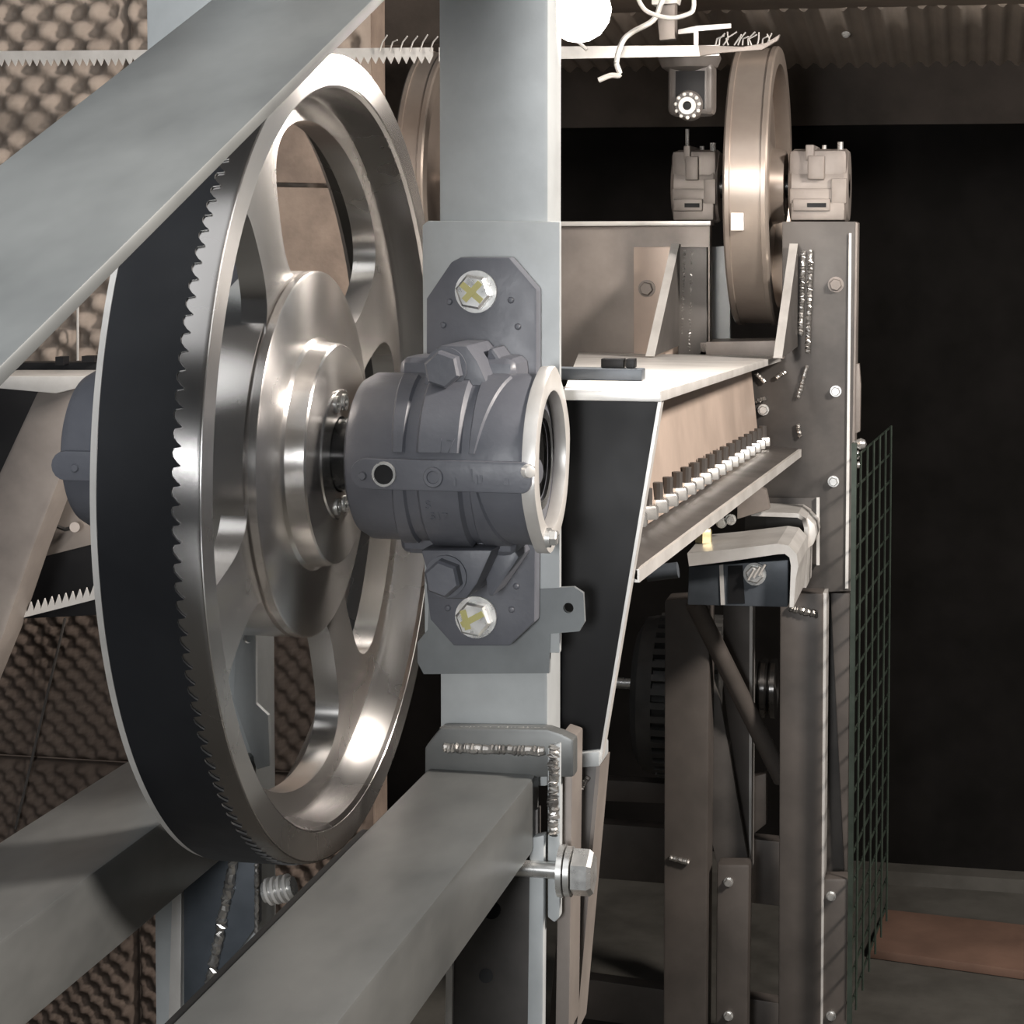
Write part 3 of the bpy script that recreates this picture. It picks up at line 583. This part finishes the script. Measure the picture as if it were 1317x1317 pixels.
for k in range(6):
    x = 488+k*13; part('wire_end', B().tube([P(x, 66, Y=YR-.006), P(x+4, 54, Y=YR-.01), P(x+10, 44+random.random()*8, Y=YR-.016)], .0012, 5), PALE, rl)
lp = thing('hanging_lamp', 'glowing white bulb hanging just right of the pale post', 'lamp', BULB)
part('bulb', B().lathe([(-.036, 0), (-.034, .012), (-.027, .024), (-.014, .033), (0, .036), (.016, .032), (.030, .022), (.05, .017), (.05, 0)], BULB, (0, 0, 1), 32), BULBM, lp)
part('socket', B().lathe([(.05, 0), (.05, .019), (.09, .019), (.095, .012), (.10, 0)], BULB, (0, 0, 1), 24), WHITE, lp)
part('cable', B().tube([BULB+V((0, 0, .1)), BULB+V((.005, .01, .3)), BULB+V((0, .02, .5))], .004, 8), BLACK, lp)
def wire(name, pts, Y, r, label):
    P3 = [P(x, y, Y=Y) for x, y in pts]; out = []
    for i in range(len(P3)-1):
        a, b_, c, d_ = P3[max(i-1, 0)], P3[i], P3[i+1], P3[min(i+2, len(P3)-1)]
        for k in range(6):
            t = k/6; out.append(.5*((2*b_)+(c-a)*t+(2*a-5*b_+4*c-d_)*t*t+(3*b_-a-3*c+d_)*t**3))
    out.append(P3[-1]); solo(name, B().tube(out, r, 7), WHITE, label, 'cable')
wire('cable', [(770, 103), (785, 97), (797, 96), (793, 80), (800, 55), (812, 42), (840, 26), (850, 5), (856, -12)], 3.15, .0042, 'white cable dangling below the toothed rail with a bent end')
wire('cable', [(818, -12), (824, 5), (835, 16), (862, 23), (885, 18), (892, 10), (892, -12)], 3.12, .0035, 'thin white cable looping above the rail beside the bracket')
wire('cable', [(722, 34), (730, 42), (742, 52), (755, 64)], 3.21, .003, 'short white cable end just under the glowing bulb')
jb = thing('junction_box', 'small brown metal bracket clamped to the rail above the round camera', 'bracket', P(855, 50, Y=3.24))
part('box', pp([(843, 2), (868, 2), (868, 50), (848, 52)], 3.23, .03, .002), BROWN, jb)
part('lid', pp([(838, -4), (872, -4), (870, 4), (838, 6)], 3.225, .04, .001), WHITE, jb)
part('arm', pp([(872, 38), (896, 33), (940, 30), (940, 36), (898, 40), (898, 58), (892, 58), (892, 42), (872, 44)], 3.228, .006, .0008), PALE, jb)
sec = thing('security_camera', 'grey pan-tilt security camera with a ring of white lights hanging under the rail', 'camera', P(887, 160, Y=3.3))
kc = P(887, 84, Y=3.32)
part('dome_base', B().lathe([(.022, 0), (.022, .046), (.010, .050), (-.004, .044), (-.012, .03), (-.012, 0)], kc, (0, 0, 1), 40), CAMG, sec)
hx0, hx1 = P(857, 120, Y=3.28).x, P(916, 120, Y=3.28).x; hz0, hz1 = P(0, 158, Y=3.28).z, P(0, 92, Y=3.28).z
part('body', B().box((hx0, 3.29, hz0), (hx1, 3.345, hz1)).bevel(.014, 4), CAMG, sec)
part('recess', B().box((hx0+.013, 3.2885, hz0+.010), (hx1-.013, 3.295, hz1-.016)).bevel(.0008), BLACK, sec)
lc = P(884, 136, Y=3.275); bc = lc+V((0, .032, .002))
hd = part('head', B().lathe([(-.026, 0), (-.025, .012), (-.02, .019), (-.01, .0235), (0, .0245), (.012, .024), (.026, .022), (.0285, .02), (.0295, 0)], bc, (0, -1, 0), 32), CAMG, sec)
fc = lc+V((0, -.001, 0))
part('lens_ring', B().lathe([(0, .0135), (.003, .0135), (.003, .007), (0, .007)], fc, (0, -1, 0), 28, closed=True), WHITE, hd)
part('lens', B().lathe([(0, .007), (.001, .006), (.002, 0)], fc, (0, -1, 0), 20), BLACK, hd)
for k in range(11):
    a = 2*math.pi*(k+.5)/11+math.pi/2; q = fc+V((math.cos(a)*.0185, .002, math.sin(a)*.0185))
    part('light_dot', B().lathe([(0, 0), (0, .0032), (.002, .0022), (.0026, 0)], q, (0, -1, 0), 10), WHITE, hd)
solo('stay_rod', B().cyl(P(884, 192, Y=3.56), P(884, 166, Y=3.56), .0032, 10), ZINC, 'short thin rod standing up on the left block bearing under the camera', 'rod')
# ------------------------------------------------------------------ clutter behind the wheel on the left
ls = thing('rear_frame', 'grey slanted steel leg with a pale ledge at the left edge of the picture', 'machine frame', P(20, 800, Y=2.6))
part('slanted_leg', pp([(47, 503), (113, 488), (78, 612), (40, 712), (5, 815), (-30, 900), (-110, 900), (-110, 840)], 2.55, .06, .006), BROWN, ls)
part('ledge', pp([(-30, 484), (112, 484), (104, 498), (72, 506), (-30, 497)], 2.52, .12, .001), PALE, ls)
part('top_rail', pp([(-30, 467), (128, 466), (128, 482), (-30, 486)], 2.66, .04, .001), BLACK, ls)
part('clip', pp([(71, 459), (81, 459), (81, 470), (71, 470)], 2.64, .02, 0), BLACK, ls)
part('clip', pp([(105, 458), (121, 458), (121, 466), (105, 466)], 2.64, .02, 0), BLACK, ls)
part('backing_sheet', pp([(-60, 500), (60, 500), (60, 700), (150, 690), (150, 790), (-60, 800)], 2.78, .012, .001), BLACK, ls)
tp = part('tan_plate', pp([(40, 720), (78, 612), (140, 600), (140, 695)], 2.70, .012, .001), BROWN, ls)
part('bolt', B().cyl(P(96, 678, Y=2.69), P(96, 678, Y=2.66), .007, 14), BROWN, ls)
part('hook', B().tube([P(66, 668, Y=2.68), P(72, 676, Y=2.675), P(84, 681, Y=2.67), P(96, 678, Y=2.67)], .003, 6), DKST, ls)
solo('old_blade', toothed(P(8, 800, Y=2.6), P(150, 764, Y=2.6), .006, .0105, .013, .003, False), PALE, 'short upturned toothed strip behind the lower left of the big wheel', 'saw blade')
solo('string', B().tube([P(100, 340, Y=3.372), P(100, 470, Y=3.372)], .0022, 6), PALE, 'pale cord hanging straight down over the foam above the black rail', 'cord')
solo('string', B().tube([P(84, 795, Y=3.372), P(52, 930, Y=3.372), P(20, 1066, Y=3.372)], .0026, 6), DKST, 'thin dark cord slanting down over the foam at lower left', 'cord')
